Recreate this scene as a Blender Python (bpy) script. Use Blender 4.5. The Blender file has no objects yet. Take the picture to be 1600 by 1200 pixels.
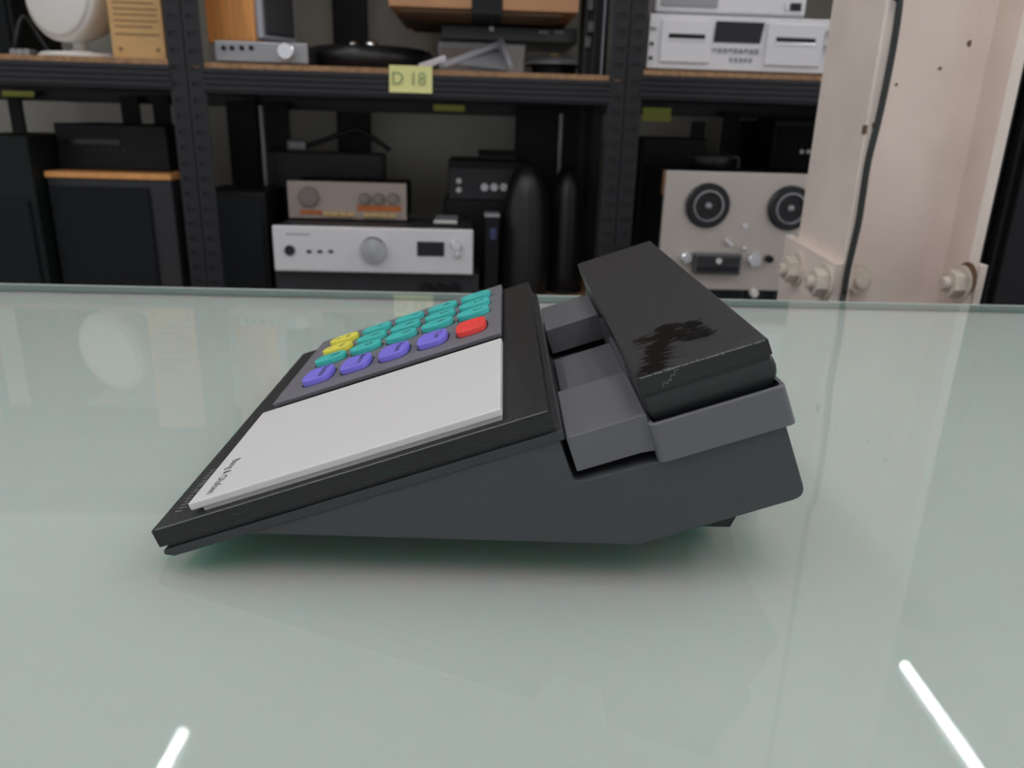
import bpy, bmesh, math, random
from mathutils import Vector, Matrix, noise
random.seed(7)
C = bpy.context.scene.collection
SC = bpy.context.scene

# ------------------------------------------------------------------ camera
F_PX, PITCH, ROLL, CAM_H = 1211.0, .3282, .03, .1575
sp, cp, sr, cr_ = math.sin(PITCH), math.cos(PITCH), math.sin(ROLL), math.cos(ROLL)
cam = bpy.data.cameras.new('camera'); camo = bpy.data.objects.new('camera', cam); C.objects.link(camo)
cam.sensor_width = 36.0; cam.lens = 36.0 * F_PX / 1600.0
cam.clip_start = .01; cam.clip_end = 50
rt = Vector((cr_, sr * sp, sr * cp)); up = Vector((-sr, cr_ * sp, cr_ * cp)); bk = Vector((0, -cp, sp))
M = Matrix((rt, up, bk)).transposed().to_4x4(); M.translation = (0, 0, CAM_H)
camo.matrix_world = M
cam.dof.use_dof = True; cam.dof.focus_distance = .31; cam.dof.aperture_fstop = 15.0
SC.camera = camo

# ------------------------------------------------------------------ world, view
W = bpy.data.worlds.new('room_ambience'); SC.world = W; W.use_nodes = True
W.node_tree.nodes['Background'].inputs['Color'].default_value = (.95, .96, 1.0, 1)
W.node_tree.nodes['Background'].inputs['Strength'].default_value = .58
vs = SC.view_settings
vs.view_transform = 'Standard'; vs.look = 'None'; vs.gamma = 1; vs.use_curve_mapping = False
vs.exposure = 0.0
SC.cycles.max_bounces = 8
SC.cycles.sample_clamp_indirect = 4.0
TUBE_STRENGTH = 24.0        # the room's ceiling tubes and the added outer pair

# ------------------------------------------------------------------ materials
def mat(name, col, rough=.5, metal=0.0, spec=.5, bump=None, var=None, coat=0.0, sss=None, aniso=0):
    m = bpy.data.materials.new(name); m.use_nodes = True
    nt = m.node_tree; b = nt.nodes['Principled BSDF']
    b.inputs['Base Color'].default_value = (*col, 1); b.inputs['Roughness'].default_value = rough
    b.inputs['Metallic'].default_value = metal; b.inputs['Specular IOR Level'].default_value = spec
    b.inputs['Coat Weight'].default_value = coat
    tc = nt.nodes.new('ShaderNodeTexCoord')
    if bump:
        sc_, st, dist = bump
        n = nt.nodes.new('ShaderNodeTexNoise'); n.inputs['Scale'].default_value = sc_; n.inputs['Detail'].default_value = 3
        bp = nt.nodes.new('ShaderNodeBump'); bp.inputs['Strength'].default_value = st; bp.inputs['Distance'].default_value = dist
        nt.links.new(tc.outputs['Object'], n.inputs['Vector']); nt.links.new(n.outputs['Fac'], bp.inputs['Height'])
        nt.links.new(bp.outputs['Normal'], b.inputs['Normal'])
    if var:
        sc_, amt = var[:2]
        n = nt.nodes.new('ShaderNodeTexNoise'); n.inputs['Scale'].default_value = sc_; n.inputs['Detail'].default_value = 6
        mp = nt.nodes.new('ShaderNodeMapping'); mp.inputs['Scale'].default_value = var[2] if len(var) > 2 else (1, 1, 1)
        nt.links.new(tc.outputs['Object'], mp.inputs['Vector']); nt.links.new(mp.outputs['Vector'], n.inputs['Vector'])
        rp = nt.nodes.new('ShaderNodeValToRGB')
        rp.color_ramp.elements[0].position = .3; rp.color_ramp.elements[1].position = .7
        rp.color_ramp.elements[0].color = (*[c * (1 - amt) for c in col], 1)
        rp.color_ramp.elements[1].color = (*[min(1, c * (1 + amt)) for c in col], 1)
        nt.links.new(n.outputs['Fac'], rp.inputs['Fac']); nt.links.new(rp.outputs['Color'], b.inputs['Base Color'])
    if sss:
        b.inputs['Subsurface Weight'].default_value = sss[0]
        b.inputs['Subsurface Radius'].default_value = sss[1]; b.inputs['Subsurface Scale'].default_value = sss[2]
    return m

def spun(name, col, rough):
    m = mat(name, col, rough, 1.0); nt = m.node_tree; b = nt.nodes['Principled BSDF']
    t = nt.nodes.new('ShaderNodeTangent'); t.direction_type = 'RADIAL'; t.axis = 'Y'
    b.inputs['Anisotropic'].default_value = .85; nt.links.new(t.outputs['Tangent'], b.inputs['Tangent']); return m
def emit(name, col, s):
    m = bpy.data.materials.new(name); m.use_nodes = True
    b = m.node_tree.nodes['Principled BSDF']
    b.inputs['Base Color'].default_value = (*col, 1)
    b.inputs['Emission Color'].default_value = (*col, 1); b.inputs['Emission Strength'].default_value = s
    return m

MT = {}
MT['tube'] = emit('tube_light', (.96, .98, 1), TUBE_STRENGTH)
MT['lamp_body'] = mat('lamp_white_metal', (.7, .7, .7), .5)
MT['table_paint'] = mat('pale_green_back_paint', (.525, .558, .537), .6, spec=.2, sss=(1.0, (.34, 1.0, .8), .07))
def glass_mat():
    m = bpy.data.materials.new('clear_table_glass'); m.use_nodes = True; nt = m.node_tree; nt.nodes.clear(); N_ = nt.nodes.new; L_ = nt.links.new
    out = N_('ShaderNodeOutputMaterial'); mx = N_('ShaderNodeMixShader'); tr = N_('ShaderNodeBsdfTransparent'); gl = N_('ShaderNodeBsdfGlossy')
    tr.inputs['Color'].default_value = (.955, .985, .97, 1); gl.inputs['Roughness'].default_value = .03
    fr = N_('ShaderNodeFresnel'); fr.inputs['IOR'].default_value = 1.5
    ge = N_('ShaderNodeNewGeometry'); iv = N_('ShaderNodeMath'); iv.operation = 'SUBTRACT'; iv.inputs[0].default_value = 1.0
    ml = N_('ShaderNodeMath'); ml.operation = 'MULTIPLY'
    # faint wiped smears on the glass: roughness only
    tc = N_('ShaderNodeTexCoord'); mp = N_('ShaderNodeMapping'); mp.inputs['Scale'].default_value = (3, 14, 3); mp.inputs['Rotation'].default_value = (0, 0, .6)
    nz = N_('ShaderNodeTexNoise'); nz.inputs['Scale'].default_value = 3; nz.inputs['Detail'].default_value = 8
    mr = N_('ShaderNodeMapRange'); mr.inputs['From Min'].default_value = .45; mr.inputs['From Max'].default_value = .8; mr.inputs['To Min'].default_value = .02; mr.inputs['To Max'].default_value = .07
    L_(tc.outputs['Object'], mp.inputs['Vector']); L_(mp.outputs['Vector'], nz.inputs['Vector']); L_(nz.outputs['Fac'], mr.inputs['Value']); L_(mr.outputs['Result'], gl.inputs['Roughness'])
    L_(ge.outputs['Backfacing'], iv.inputs[1]); L_(iv.outputs[0], ml.inputs[0]); L_(fr.outputs['Fac'], ml.inputs[1]); L_(ml.outputs[0], mx.inputs['Fac'])
    L_(tr.outputs[0], mx.inputs[1]); L_(gl.outputs[0], mx.inputs[2]); L_(mx.outputs[0], out.inputs['Surface'])
    return m
MT['glass_table'] = glass_mat()
MT['edge_band'] = mat('glass_edge_grey', (.42, .46, .44), .4, spec=.2)
MT['slab'] = mat('textured_black_plastic', (.012, .0115, .013), .36, bump=(1100, .9, .0009), spec=.5)
MT['handset_side'] = mat('handset_black_plastic', (.012, .012, .014), .32)
MT['handset_low'] = mat('handset_lower_black', (.018, .021, .022), .42)
MT['shell'] = mat('dark_grey_plastic', (.055, .058, .064), .5, bump=(2500, .08, .0003))
MT['rim'] = mat('dark_rim_plastic', (.036, .038, .042), .5)
MT['cradle'] = mat('cradle_grey_plastic', (.132, .129, .145), .48, bump=(2500, .08, .0003))
MT['panel'] = mat('keypad_panel_grey', (.16, .152, .175), .5)
MT['card'] = mat('light_grey_cover', (.74, .715, .72), .42)
MT['gap_shade'] = mat('gap_shade_black', (.008, .008, .009), .8)  # near-black standing for shade in the gaps round keys and under the panel
MT['teal'] = mat('teal_rubber', (.055, .53, .49), .5)
MT['violet'] = mat('violet_rubber', (.22, .18, .78), .5)
MT['red'] = mat('red_rubber', (.90, .06, .05), .5)
MT['yellow'] = mat('yellow_rubber', (.84, .76, .09), .5)
MT['ink'] = mat('black_print', (.02, .02, .03), .7)
MT['ridge'] = mat('worn_emboss', (.34, .34, .34), .5)
MT['scuff'] = mat('scuffed_edge', (.18, .18, .18), .6)
MT['foot'] = mat('rubber_foot', (.03, .035, .035), .7)
# setting
MT['wall'] = mat('grey_plaster', (.58, .57, .50), .8, var=(3, .12))
MT['ceil'] = mat('white_ceiling', (.7, .7, .68), .8)
MT['floor'] = mat('concrete_floor', (.25, .25, .25), .6, var=(2, .2))
MT['rack'] = mat('black_rack_steel', (.011, .011, .014), .4)
MT['beam'] = mat('black_beam_steel', (.015, .0145, .019), .36)
MT['chip'] = mat('chipboard', (.36, .20, .10), .7, var=(120, .3))
MT['cream'] = mat('cream_painted_steel', (.84, .71, .64), .42, var=(9, .09))
MT['rust'] = mat('rust_chip', (.16, .09, .05), .8)
MT['bolt'] = mat('painted_bolt', (.66, .58, .50), .4, var=(60, .15))
MT['cable'] = mat('black_cable', (.02, .022, .022), .5)
MT['note'] = mat('yellow_paper', (.86, .83, .36), .8)
MT['note_g'] = mat('yellow_green_paper', (.80, .88, .22), .8)
MT['pencil'] = mat('pencil_green', (.30, .36, .16), .8)
# equipment
MT['silver'] = mat('brushed_silver', (.82, .79, .81), .42, metal=.2, var=(40, .05, (1, 1, 30)))
MT['silver_hi'] = mat('polished_silver', (.82, .82, .84), .16, metal=1)
MT['spun'] = spun('spun_aluminium', (.62, .62, .64), .30)
MT['chrome'] = mat('chrome', (.92, .92, .93), .22, metal=1)
MT['silver_dk'] = mat('dim_silver', (.36, .36, .38), .4, metal=.3)
MT['grey_metal'] = mat('grey_metal', (.40, .40, .44), .45, metal=.2)
MT['dgrey'] = mat('dark_grey_case', (.024, .025, .029), .5)
MT['black'] = mat('black_case', (.006, .0065, .008), .5, spec=.3)
MT['blackteal'] = mat('black_ash_case', (.006, .009, .010), .6, spec=.3)
MT['gloss'] = mat('gloss_black', (.010, .010, .012), .34)
MT['cloth'] = mat('dark_grille_cloth', (.013, .015, .017), .8, spec=.2)
MT['white'] = mat('white_plastic', (.78, .76, .72), .4)
MT['kraft'] = mat('kraft_card', (.62, .38, .16), .75, var=(20, .06))
MT['kraft_ink'] = mat('kraft_print', (.27, .16, .07), .8)
MT['brown'] = mat('brown_card', (.50, .26, .13), .75, var=(15, .08))
MT['brown_shade'] = mat('brown_card_shaded', (.20, .12, .065), .8)  # shade on the carton underside put into a darker brown
MT['wood'] = mat('orange_wood', (.92, .40, .13), .45, var=(12, .16, (6, 6, .8)))
MT['wood_dk'] = mat('brown_wood', (.25, .12, .06), .5)
MT['beige'] = mat('bronze_beige_face', (.44, .36, .32), .5, metal=.15)
MT['beige_kn'] = mat('beige_knob', (.25, .215, .19), .4, metal=.3)
MT['orange'] = mat('orange_print', (.55, .15, .03), .6)
MT['gold'] = mat('pale_gold_button', (.66, .46, .18), .5)
MT['screen'] = mat('black_screen', (.006, .007, .009), .2)
MT['steel'] = mat('brushed_steel_face', (.60, .54, .49), .38, metal=.35, var=(30, .06, (1, 1, 40)))
MT['frame_dk'] = mat('dark_metal_frame', (.10, .10, .10), .35, metal=.4)
MT['smoke'] = mat('smoky_cover', (.055, .055, .055), .22)
MT['greenish'] = mat('blue_label', (.05, .06, .16), .6)

# ------------------------------------------------------------------ mesh helpers
class MB:
    def __init__(s): s.v = []; s.f = []; s.sm = []
    def add(s, vs_, fs, smooth=False):
        o = len(s.v); s.v += [tuple(v) for v in vs_]; s.f += [tuple(i + o for i in f) for f in fs]; s.sm += [smooth] * len(fs); return s
    def box(s, x0, x1, y0, y1, z0, z1):
        return s.add([(x0, y0, z0), (x1, y0, z0), (x1, y1, z0), (x0, y1, z0), (x0, y0, z1), (x1, y0, z1), (x1, y1, z1), (x0, y1, z1)],
                     [(0, 3, 2, 1), (4, 5, 6, 7), (0, 1, 5, 4), (1, 2, 6, 5), (2, 3, 7, 6), (3, 0, 4, 7)])
    def prism(s, poly, a0, a1, axis='y', smooth=False):
        # poly in the two remaining axes (x,z)/(y,z)/(x,y)
        n = len(poly)
        def P(p, a): return {'y': (p[0], a, p[1]), 'x': (a, p[0], p[1]), 'z': (p[0], p[1], a)}[axis]
        vs_ = [P(p, a0) for p in poly] + [P(p, a1) for p in poly]
        ar = sum(poly[i][0] * poly[(i + 1) % n][1] - poly[(i + 1) % n][0] * poly[i][1] for i in range(n))
        fs = [tuple(range(n)), tuple(range(2 * n - 1, n - 1, -1))] + [(i, i + n, (i + 1) % n + n, (i + 1) % n) for i in range(n)]
        flip = (ar < 0) ^ (axis != 'y')
        if axis == 'y' : flip = (ar < 0)
        elif axis == 'z' : flip = (ar > 0)
        else: flip = (ar > 0)
        if flip: fs = [tuple(reversed(f)) for f in fs]
        o = len(s.f); s.add(vs_, fs, False)
        if smooth:
            for i in range(o + 2, len(s.f)): s.sm[i] = True
        return s
    def lathe(s, prof, c, axis='z', seg=28, smooth=True):
        # prof: list of (r, t) along the axis
        rings = []; o = len(s.v); vs_ = []; fs = []
        ax = {'z': (Vector((1, 0, 0)), Vector((0, 1, 0)), Vector((0, 0, 1))), 'y': (Vector((1, 0, 0)), Vector((0, 0, 1)), Vector((0, -1, 0))),
              'x': (Vector((0, 1, 0)), Vector((0, 0, 1)), Vector((1, 0, 0)))}[axis]
        c = Vector(c)
        for (r, t) in prof:
            if r < 1e-7: rings.append([len(vs_)]); vs_.append(c + ax[2] * t)
            else:
                rings.append(list(range(len(vs_), len(vs_) + seg)))
                vs_ += [c + ax[2] * t + (ax[0] * math.cos(6.28318531 * k / seg) + ax[1] * math.sin(6.28318531 * k / seg)) * r for k in range(seg)]
        for a, b in zip(rings[:-1], rings[1:]):
            for k in range(seg):
                k2 = (k + 1) % seg
                if len(a) == 1 and len(b) == 1: continue
                if len(a) == 1: fs.append((a[0], b[k2], b[k]))
                elif len(b) == 1: fs.append((a[k], a[k2], b[0]))
                else: fs.append((a[k], a[k2], b[k2], b[k]))
        return s.add(vs_, fs, smooth)
    def cyl(s, c, r, t0, t1, axis='z', seg=24, bev=0):
        c2 = Vector(c)
        if bev: return s.lathe([(0, t0), (r, t0), (r, t1 - bev), (r - bev, t1), (0, t1)], c2, axis, seg, False)
        return s.lathe([(0, t0), (r, t0), (r, t1), (0, t1)], c2, axis, seg, False)
    def tube(s, path, r, seg=8):
        pts = [Vector(p) for p in path]; rings = []; vs_ = []; fs = []
        for i, p in enumerate(pts):
            t = (pts[min(i + 1, len(pts) - 1)] - pts[max(i - 1, 0)]).normalized()
            a = t.orthogonal().normalized() if i == 0 else (pa - t * pa.dot(t)).normalized()
            pa = a; b = t.cross(a)
            rings.append(range(len(vs_), len(vs_) + seg))
            vs_ += [p + (a * math.cos(6.2831853 * k / seg) + b * math.sin(6.2831853 * k / seg)) * r for k in range(seg)]
        for a, b in zip(rings[:-1], rings[1:]):
            for k in range(seg): fs.append((a[k], a[(k + 1) % seg], b[(k + 1) % seg], b[k]))
        fs.append(tuple(reversed(rings[0]))); fs.append(tuple(rings[-1]))
        return s.add(vs_, fs, True)
    def bar(s, p0, p1, w, t, upv=(0, 0, 1)):
        p0 = Vector(p0); p1 = Vector(p1); d = (p1 - p0).normalized(); a = d.cross(Vector(upv)).normalized() * w / 2; b = a.cross(d).normalized() * t / 2
        vs_ = [p + x * a + y * b for p in (p0, p1) for x, y in ((-1, -1), (1, -1), (1, 1), (-1, 1))]
        return s.add(vs_, [(3, 2, 1, 0), (4, 5, 6, 7), (0, 1, 5, 4), (1, 2, 6, 5), (2, 3, 7, 6), (3, 0, 4, 7)])
    def xf(s, m):
        s.v = [tuple(m @ Vector(v)) for v in s.v]; return s
    def mesh(s, name):
        me = bpy.data.meshes.new(name); me.from_pydata(s.v, [], s.f)
        me.polygons.foreach_set('use_smooth', s.sm)
        bm = bmesh.new(); bm.from_mesh(me); bmesh.ops.recalc_face_normals(bm, faces=bm.faces[:]); bm.to_mesh(me); bm.free()
        me.update(); return me

def put(name, mb, m, parent=None, bev=0, seg=2, label=None):
    me = mb.mesh(name) if isinstance(mb, MB) else mb
    me.materials.append(MT[m]) if not me.materials else None
    o = bpy.data.objects.new(name, me); C.objects.link(o); o.parent = parent
    if bev:
        md = o.modifiers.new('bevel', 'BEVEL'); md.width = bev; md.segments = seg; md.limit_method = 'ANGLE'; md.angle_limit = math.radians(35)
        md.harden_normals = False
    if label: o['label'] = label
    return o
def thing(name, label, cat, loc=(0, 0, 0), rz=0, group=None):
    o = bpy.data.objects.new(name, None); C.objects.link(o); o.location = loc; o.rotation_euler = (0, 0, rz)
    o.empty_display_size = .05; o['label'] = label; o['category'] = cat
    if group: o['group'] = group
    return o
def tag(o, label, cat, group=None):
    o['label'] = label; o['category'] = cat
    if group: o['group'] = group
    return o
def struct(name, mb, m, loc=(0, 0, 0), rz=0, bev=0):
    o = put(name, mb, m, None, bev); o['kind'] = 'structure'; o.location = loc; o.rotation_euler = (0, 0, rz); return o
def text_mb(s, size, align='CENTER', spacing=1.0):
    cu = bpy.data.curves.new('txt', 'FONT'); cu.body = s; cu.size = size; cu.align_x = align; cu.space_character = spacing
    cu.resolution_u = 3; cu.offset = .012 * size if size > .5 else 0
    ob = bpy.data.objects.new('txt', cu); C.objects.link(ob); bpy.context.view_layer.update()
    me = bpy.data.meshes.new_from_object(ob.evaluated_get(bpy.context.evaluated_depsgraph_get()))
    bpy.data.objects.remove(ob); mb = MB()
    mb.add([v.co[:] for v in me.vertices], [tuple(p.vertices) for p in me.polygons])
    bpy.data.meshes.remove(me); bpy.data.curves.remove(cu)
    return mb

# ------------------------------------------------------------------ measuring helpers (turn a measured sight line into a real position)
def ray(px, py):
    x, y = px - 800, py - 600
    xr = x * cr_ + y * sr; yr = -x * sr + y * cr_
    return Vector((xr, F_PX * cp - yr * sp, -F_PX * sp - yr * cp)) / F_PX
class Frame:      # a vertical plane y = Y0 turned by ang: local x along it, y into depth, z up
    def __init__(s, Y0, ang):
        s.ang = ang; s.o = Vector((0, Y0, 0)); s.s = Vector((math.cos(ang), math.sin(ang), 0)); s.n = Vector((-math.sin(ang), math.cos(ang), 0))
    def at(s, px, py, d=0):
        D = ray(px, py); c = Vector((0, 0, CAM_H)); t = ((s.o - c).dot(s.n) + d) / D.dot(s.n); P = c + D * t - s.o
        return P.dot(s.s), P.z
    def onz(s, px, py, z):
        D = ray(px, py); c = Vector((0, 0, CAM_H)); P = c + D * ((z - CAM_H) / D.z) - s.o
        return P.dot(s.s), P.dot(s.n)
    def onu(s, px, py, u):
        D = ray(px, py); c = Vector((0, 0, CAM_H)); t = ((s.o - c).dot(s.s) + u) / D.dot(s.s); P = c + D * t - s.o
        return P.dot(s.n), P.z
    def w(s, u, d, z): p = s.o + s.s * u + s.n * d; return (p.x, p.y, z)
SH = Frame(1.65, .05)
PL = Frame(.85, .05)
FLOOR, CEIL = -.9, 1.42

# ------------------------------------------------------------------ setting
struct('floor', MB().box(-3.2, 3.4, -3.2, 2.6, FLOOR - .05, FLOOR), 'floor')
struct('ceiling', MB().box(-3.2, 3.4, -3.2, 2.6, CEIL, CEIL + .05), 'ceil')
struct('wall_back', MB().box(-3.2, 3.4, .60, .66, FLOOR, CEIL), 'wall', (0, 1.65, 0), .05)

# ceiling tubes (two of them mirror in the table top, the outer two are added fill)
def tube_lamp(x, y0, y1, label, z=1.30):
    t = thing('ceiling_tube_light', label, 'ceiling light', (x, (y0 + y1) / 2, z), 0, 'ceiling tube lights')
    L = (y1 - y0) / 2
    put('diffuser_tube', MB().lathe([(0, -L), (.013, -L), (.013, L), (0, L)], (0, 0, 0), 'y', 16), 'tube', t)
    put('housing', MB().box(-.022, .022, -L - .01, L + .01, .016, .05), 'lamp_body', t, .003)
    for k in (-L * .7, L * .7):
        put('hanger', MB().cyl((0, k, 0), .004, .05, CEIL - z, 'z', 8), 'lamp_body', t)
tube_lamp(1.158, -.53, 1.87, 'long ceiling tube light, right one of the pair above the glass table')
tube_lamp(-.788, -.87, 1.53, 'long ceiling tube light, left one of the pair above the glass table')
tube_lamp(.0, -.85, .35, 'long ceiling tube light straight above the telephone, left of the close pair')
tube_lamp(.24, -.85, .35, 'long ceiling tube light straight above the telephone, right of the close pair')
tube_lamp(-1.75, .10, 1.45, 'added tube light out of view on the left, brightening the shelf fronts')  # this and the next are unseen fill tubes added for the shelf fronts
tube_lamp(1.98, .10, 1.45, 'added tube light out of view on the right, brightening the shelf fronts')

# ------------------------------------------------------------------ table
EDGE = Frame(.730, .0386)
tb = thing('glass_table', 'pale green glass table with a polished back edge, carrying the telephone', 'table', (0, .730, FLOOR), .0386)
dz = -FLOOR
GX0, GX1, GY0, GY1, GT = -1.0, 1.15, -1.15, -.0052, .007
put('glass_top', MB().add([(GX0, GY0, dz - GT), (GX1, GY0, dz - GT), (GX1, GY1, dz - GT), (GX0, GY1, dz - GT), (GX0, GY0, dz), (GX1, GY0, dz), (GX1, GY1, dz), (GX0, GY1, dz)], [(4, 5, 6, 7), (0, 1, 5, 4), (1, 2, 6, 5), (2, 3, 7, 6), (3, 0, 4, 7)]), 'glass_table', tb)
put('painted_backing', MB().box(GX0, GX1, GY0, -.0004, dz - .045, dz - GT), 'table_paint', tb)
put('edge_band', MB().box(-1.0, 1.15, -.0050, 0, dz - .0069, dz), 'edge_band', tb, .0015)
for (x, y) in ((-.9, -1.05), (1.05, -1.05), (-.9, -.1), (1.05, -.1)):
    put('leg', MB().box(x - .03, x + .03, y - .03, y + .03, 0, dz - .045), 'rack', tb, .003)

# ------------------------------------------------------------------ telephone
OX, OY, OZ, PSI, SL = -.13075, .25, -.14632 + CAM_H, .0195, .3407
TEL = thing('desk_telephone', 'black and grey push-button desk telephone seen from its side on the glass table', 'telephone', (OX, OY, 0), PSI)
PM = Matrix(((math.cos(SL), 0, -math.sin(SL), 0), (0, 1, 0, 0), (math.sin(SL), 0, math.cos(SL), OZ * 1000), (0, 0, 0, 1)))
PM = Matrix.Scale(.001, 4) @ PM           # (u along the slope, v across, n off the slope) in mm -> metres
def tp(name, mb, m, parent=TEL, bev=0, seg=2, label=None): return put(name, mb.xf(PM), m, parent, bev, seg, label)

def fillet(poly, idx, r, k=5):
    out = []
    n = len(poly)
    for i, p in enumerate(poly):
        if i not in idx: out.append(p); continue
        rr = idx[i] if isinstance(idx, dict) else r
        P = Vector(p); A = (Vector(poly[i - 1]) - P).normalized(); B = (Vector(poly[(i + 1) % n]) - P).normalized()
        a = P + A * rr; b = P + B * rr
        for j in range(k + 1):
            t = j / k; out.append(tuple(a * (1 - t) ** 2 + P * 2 * t * (1 - t) + b * t * t))
    return out

shell = [(31.5, -12.0), (152.9, -12.0), (153.2, -30.0), (185.0, -31.3), (230.7, -31.7), (232.3, -61.9), (168.8, -62.3)]
shell = fillet(shell, {2: 2.5, 4: 1.5, 5: 5.0}, 0)
tp('base_shell', MB().prism(shell, .9, 226.8, 'y'), 'shell', bev=.0007)
tp('rim', MB().prism([(1.0, -8.7), (155.0, -8.7), (155.0, -12.4), (3.8, -12.2), (.4, -10.4)], 0, 227.7, 'y').prism([(2.2, -6.5), (153.2, -6.5), (153.2, -9), (2.2, -9)], 1.6, 226, 'y'), 'rim', bev=.0004)
tp('top_plate', MB().box(0, 152.4, 0, 227.7, -7.4, 0), 'slab', bev=.0005)
# bright worn line along the near top edge of the plate
tp('edge_wear', MB().bar((2, -.02, -.12), (152, -.02, -.12), .35, .30, (0, 0, 1)), 'scuff')
# worn raised marks on the front lip of the plate
mb = MB()
for k in range(15):
    v = 12 + k * 2.6; w_ = random.uniform(2.0, 4.5)
    mb.bar((5.0, v, .06), (5.0 + w_, v + random.uniform(-.8, .8), .06), .35, .18)
o = tp('worn_emboss', mb, 'ridge'); o['kind'] = 'stuff'
# front feet
for v in (18, 205): tp('front_foot', MB().box(6, 18, v, v + 12, -13.2, -11.9), 'foot')
# rear block foot under the tail, flat on the table
for y in (.031, .165):
    put('rear_foot', MB().prism([(.176, .0005), (.2235, .0005), (.2275, .0105), (.220, .030), (.172, .016)], y, y + .03, 'y'), 'foot', TEL, .0005)

# cover plate on the near half
cv = tp('cover_plate', MB().box(15.6, 136.4, 3.4, 97.3, 1.6, 4.7), 'card', bev=.0006, seg=3)
tp('cover_base', MB().box(20, 135.6, 4.4, 96.5, -.2, 1.7), 'card', cv)
TX = Matrix(((0, 1, 0, 0), (-1, 0, 0, 0), (0, 0, 1, 0), (0, 0, 0, 1)))      # text x -> -v, text y -> +u
def place_text(s, size, u, v, n, align='CENTER', sp_=1.0, width=None):
    mb = text_mb(s, size, align, sp_)
    if width:
        xs = [p[0] for p in mb.v]; k = width / (max(xs) - min(xs)); mb.xf(Matrix.Diagonal((k, 1, 1, 1)))
    return mb.xf(Matrix.Translation((u, v, n)) @ TX)
tp('lettering', place_text('Bang & Olufsen', 4.9, 21.6, 38.5, 4.76, 'LEFT', 1.05, 31), 'ink', cv, label='black maker\'s lettering')

# keypad panel with key-gap shade laid on as dark wells
pan = tp('keypad_panel', MB().box(16.2, 135.8, 110.4, 225.4, 1.5, 4.0), 'panel', bev=.0006, seg=3)
tp('panel_base', MB().box(17.8, 134.4, 112.0, 224.0, -.3, 1.6), 'gap_shade', pan)
def superellipse(a, b, e, k=32):
    return [(a * math.copysign(abs(math.cos(t)) ** (2 / e), math.cos(t)), b * math.copysign(abs(math.sin(t)) ** (2 / e), math.sin(t))) for t in [6.2831853 * i / k for i in range(k)]]
def key_mesh(a, b, e, k=32):
    mb = MB(); se = superellipse(1, 1, e, k)
    lv = [(1.0, -2.0), (1.0, 2.45), (.985, 2.78), (.95, 2.92)]
    vs_ = [(x * a * s_ if s_ > .9 else x * a * s_, y * b * s_, z) for s_, z in lv for x, y in se]
    fs = []
    for L in range(len(lv) - 1):
        for i in range(k): fs.append((L * k + i, L * k + (i + 1) % k, (L + 1) * k + (i + 1) % k, (L + 1) * k + i))
    fs.append(tuple((len(lv) - 1) * k + i for i in range(k)))
    mb.add(vs_, fs, True); mb.sm[-1] = False; return mb
rows_u = [120.3, 99.3, 78.2, 57.2, 36.2]           # top row (digits 1 2 3) ... bottom row
cols_v = [203.6, 183.2, 163.4]
rows = [(['1', '2', '3'], 'red', ''), (['4', '5', '6'], 'violet', 'Tone'), (['7', '8', '9'], 'violet', 'Pause'), (['*', '0', '#'], 'violet', 'Memory'), (['+', '-', 'R'], 'violet', 'Redial')]
gap_rings = MB()
for (u, (digits, fm, word)) in zip(rows_u, rows):
    for ch, v in zip(digits, cols_v):
        ye = ch in '+-'
        km = key_mesh(9.1, 6.6, 2.4).xf(Matrix.Translation((u, v, 4.0)))
        k = tp('key', km, 'yellow' if ye else 'teal', label=('oval yellow volume key marked ' if ye else 'oval teal key marked ') + {'#': 'with a square', '*': 'with a star', '+': 'plus', '-': 'minus'}.get(ch, ch))
        gap_rings.prism([(u + x, v + y) for x, y in superellipse(9.9, 7.4, 2.4, 24)], 3.9, 4.06, 'z')
        if ch == '#':
            g = MB()
            for (x0, x1, y0, y1) in ((-2, 2, -1.8, -1.2), (-2, 2, 1.2, 1.8), (-2, -1.3, -1.8, 1.8), (1.3, 2, -1.8, 1.8)): g.box(u + 2.2 + x0, u + 2.2 + x1, v + y0, v + y1, 6.93, 6.99)
            tp('legend', g, 'ink', k)
        elif ye:
            g = place_text('Vol', 4.6, u + 1.6, v, 6.96)
            g2 = place_text(ch, 6.0, u - 5.6, v, 6.96); g.add(g2.v, g2.f)
            tp('legend', g, 'ink', k)
        else:
            tp('legend', place_text(ch, 7.4, u + (.4 if ch != '*' else -1.0), v, 6.96), 'ink', k)
    vf = 133.6
    k = tp('key', key_mesh(7.9, 10.9, 3.4).xf(Matrix.Translation((u, vf, 4.0))), fm, label='rounded red key without lettering' if fm == 'red' else 'rounded violet key lettered ' + word)
    gap_rings.prism([(u + x, vf + y) for x, y in superellipse(8.7, 11.7, 3.6, 24)], 3.9, 4.06, 'z')
    if word: tp('legend', place_text(word, 5.0, u + 1.6, vf, 6.96, width=2.9 * len(word) if len(word) < 6 else 16.5), 'ink', k)
tp('key_gap_shade', gap_rings, 'gap_shade', pan)['kind'] = 'stuff'

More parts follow.
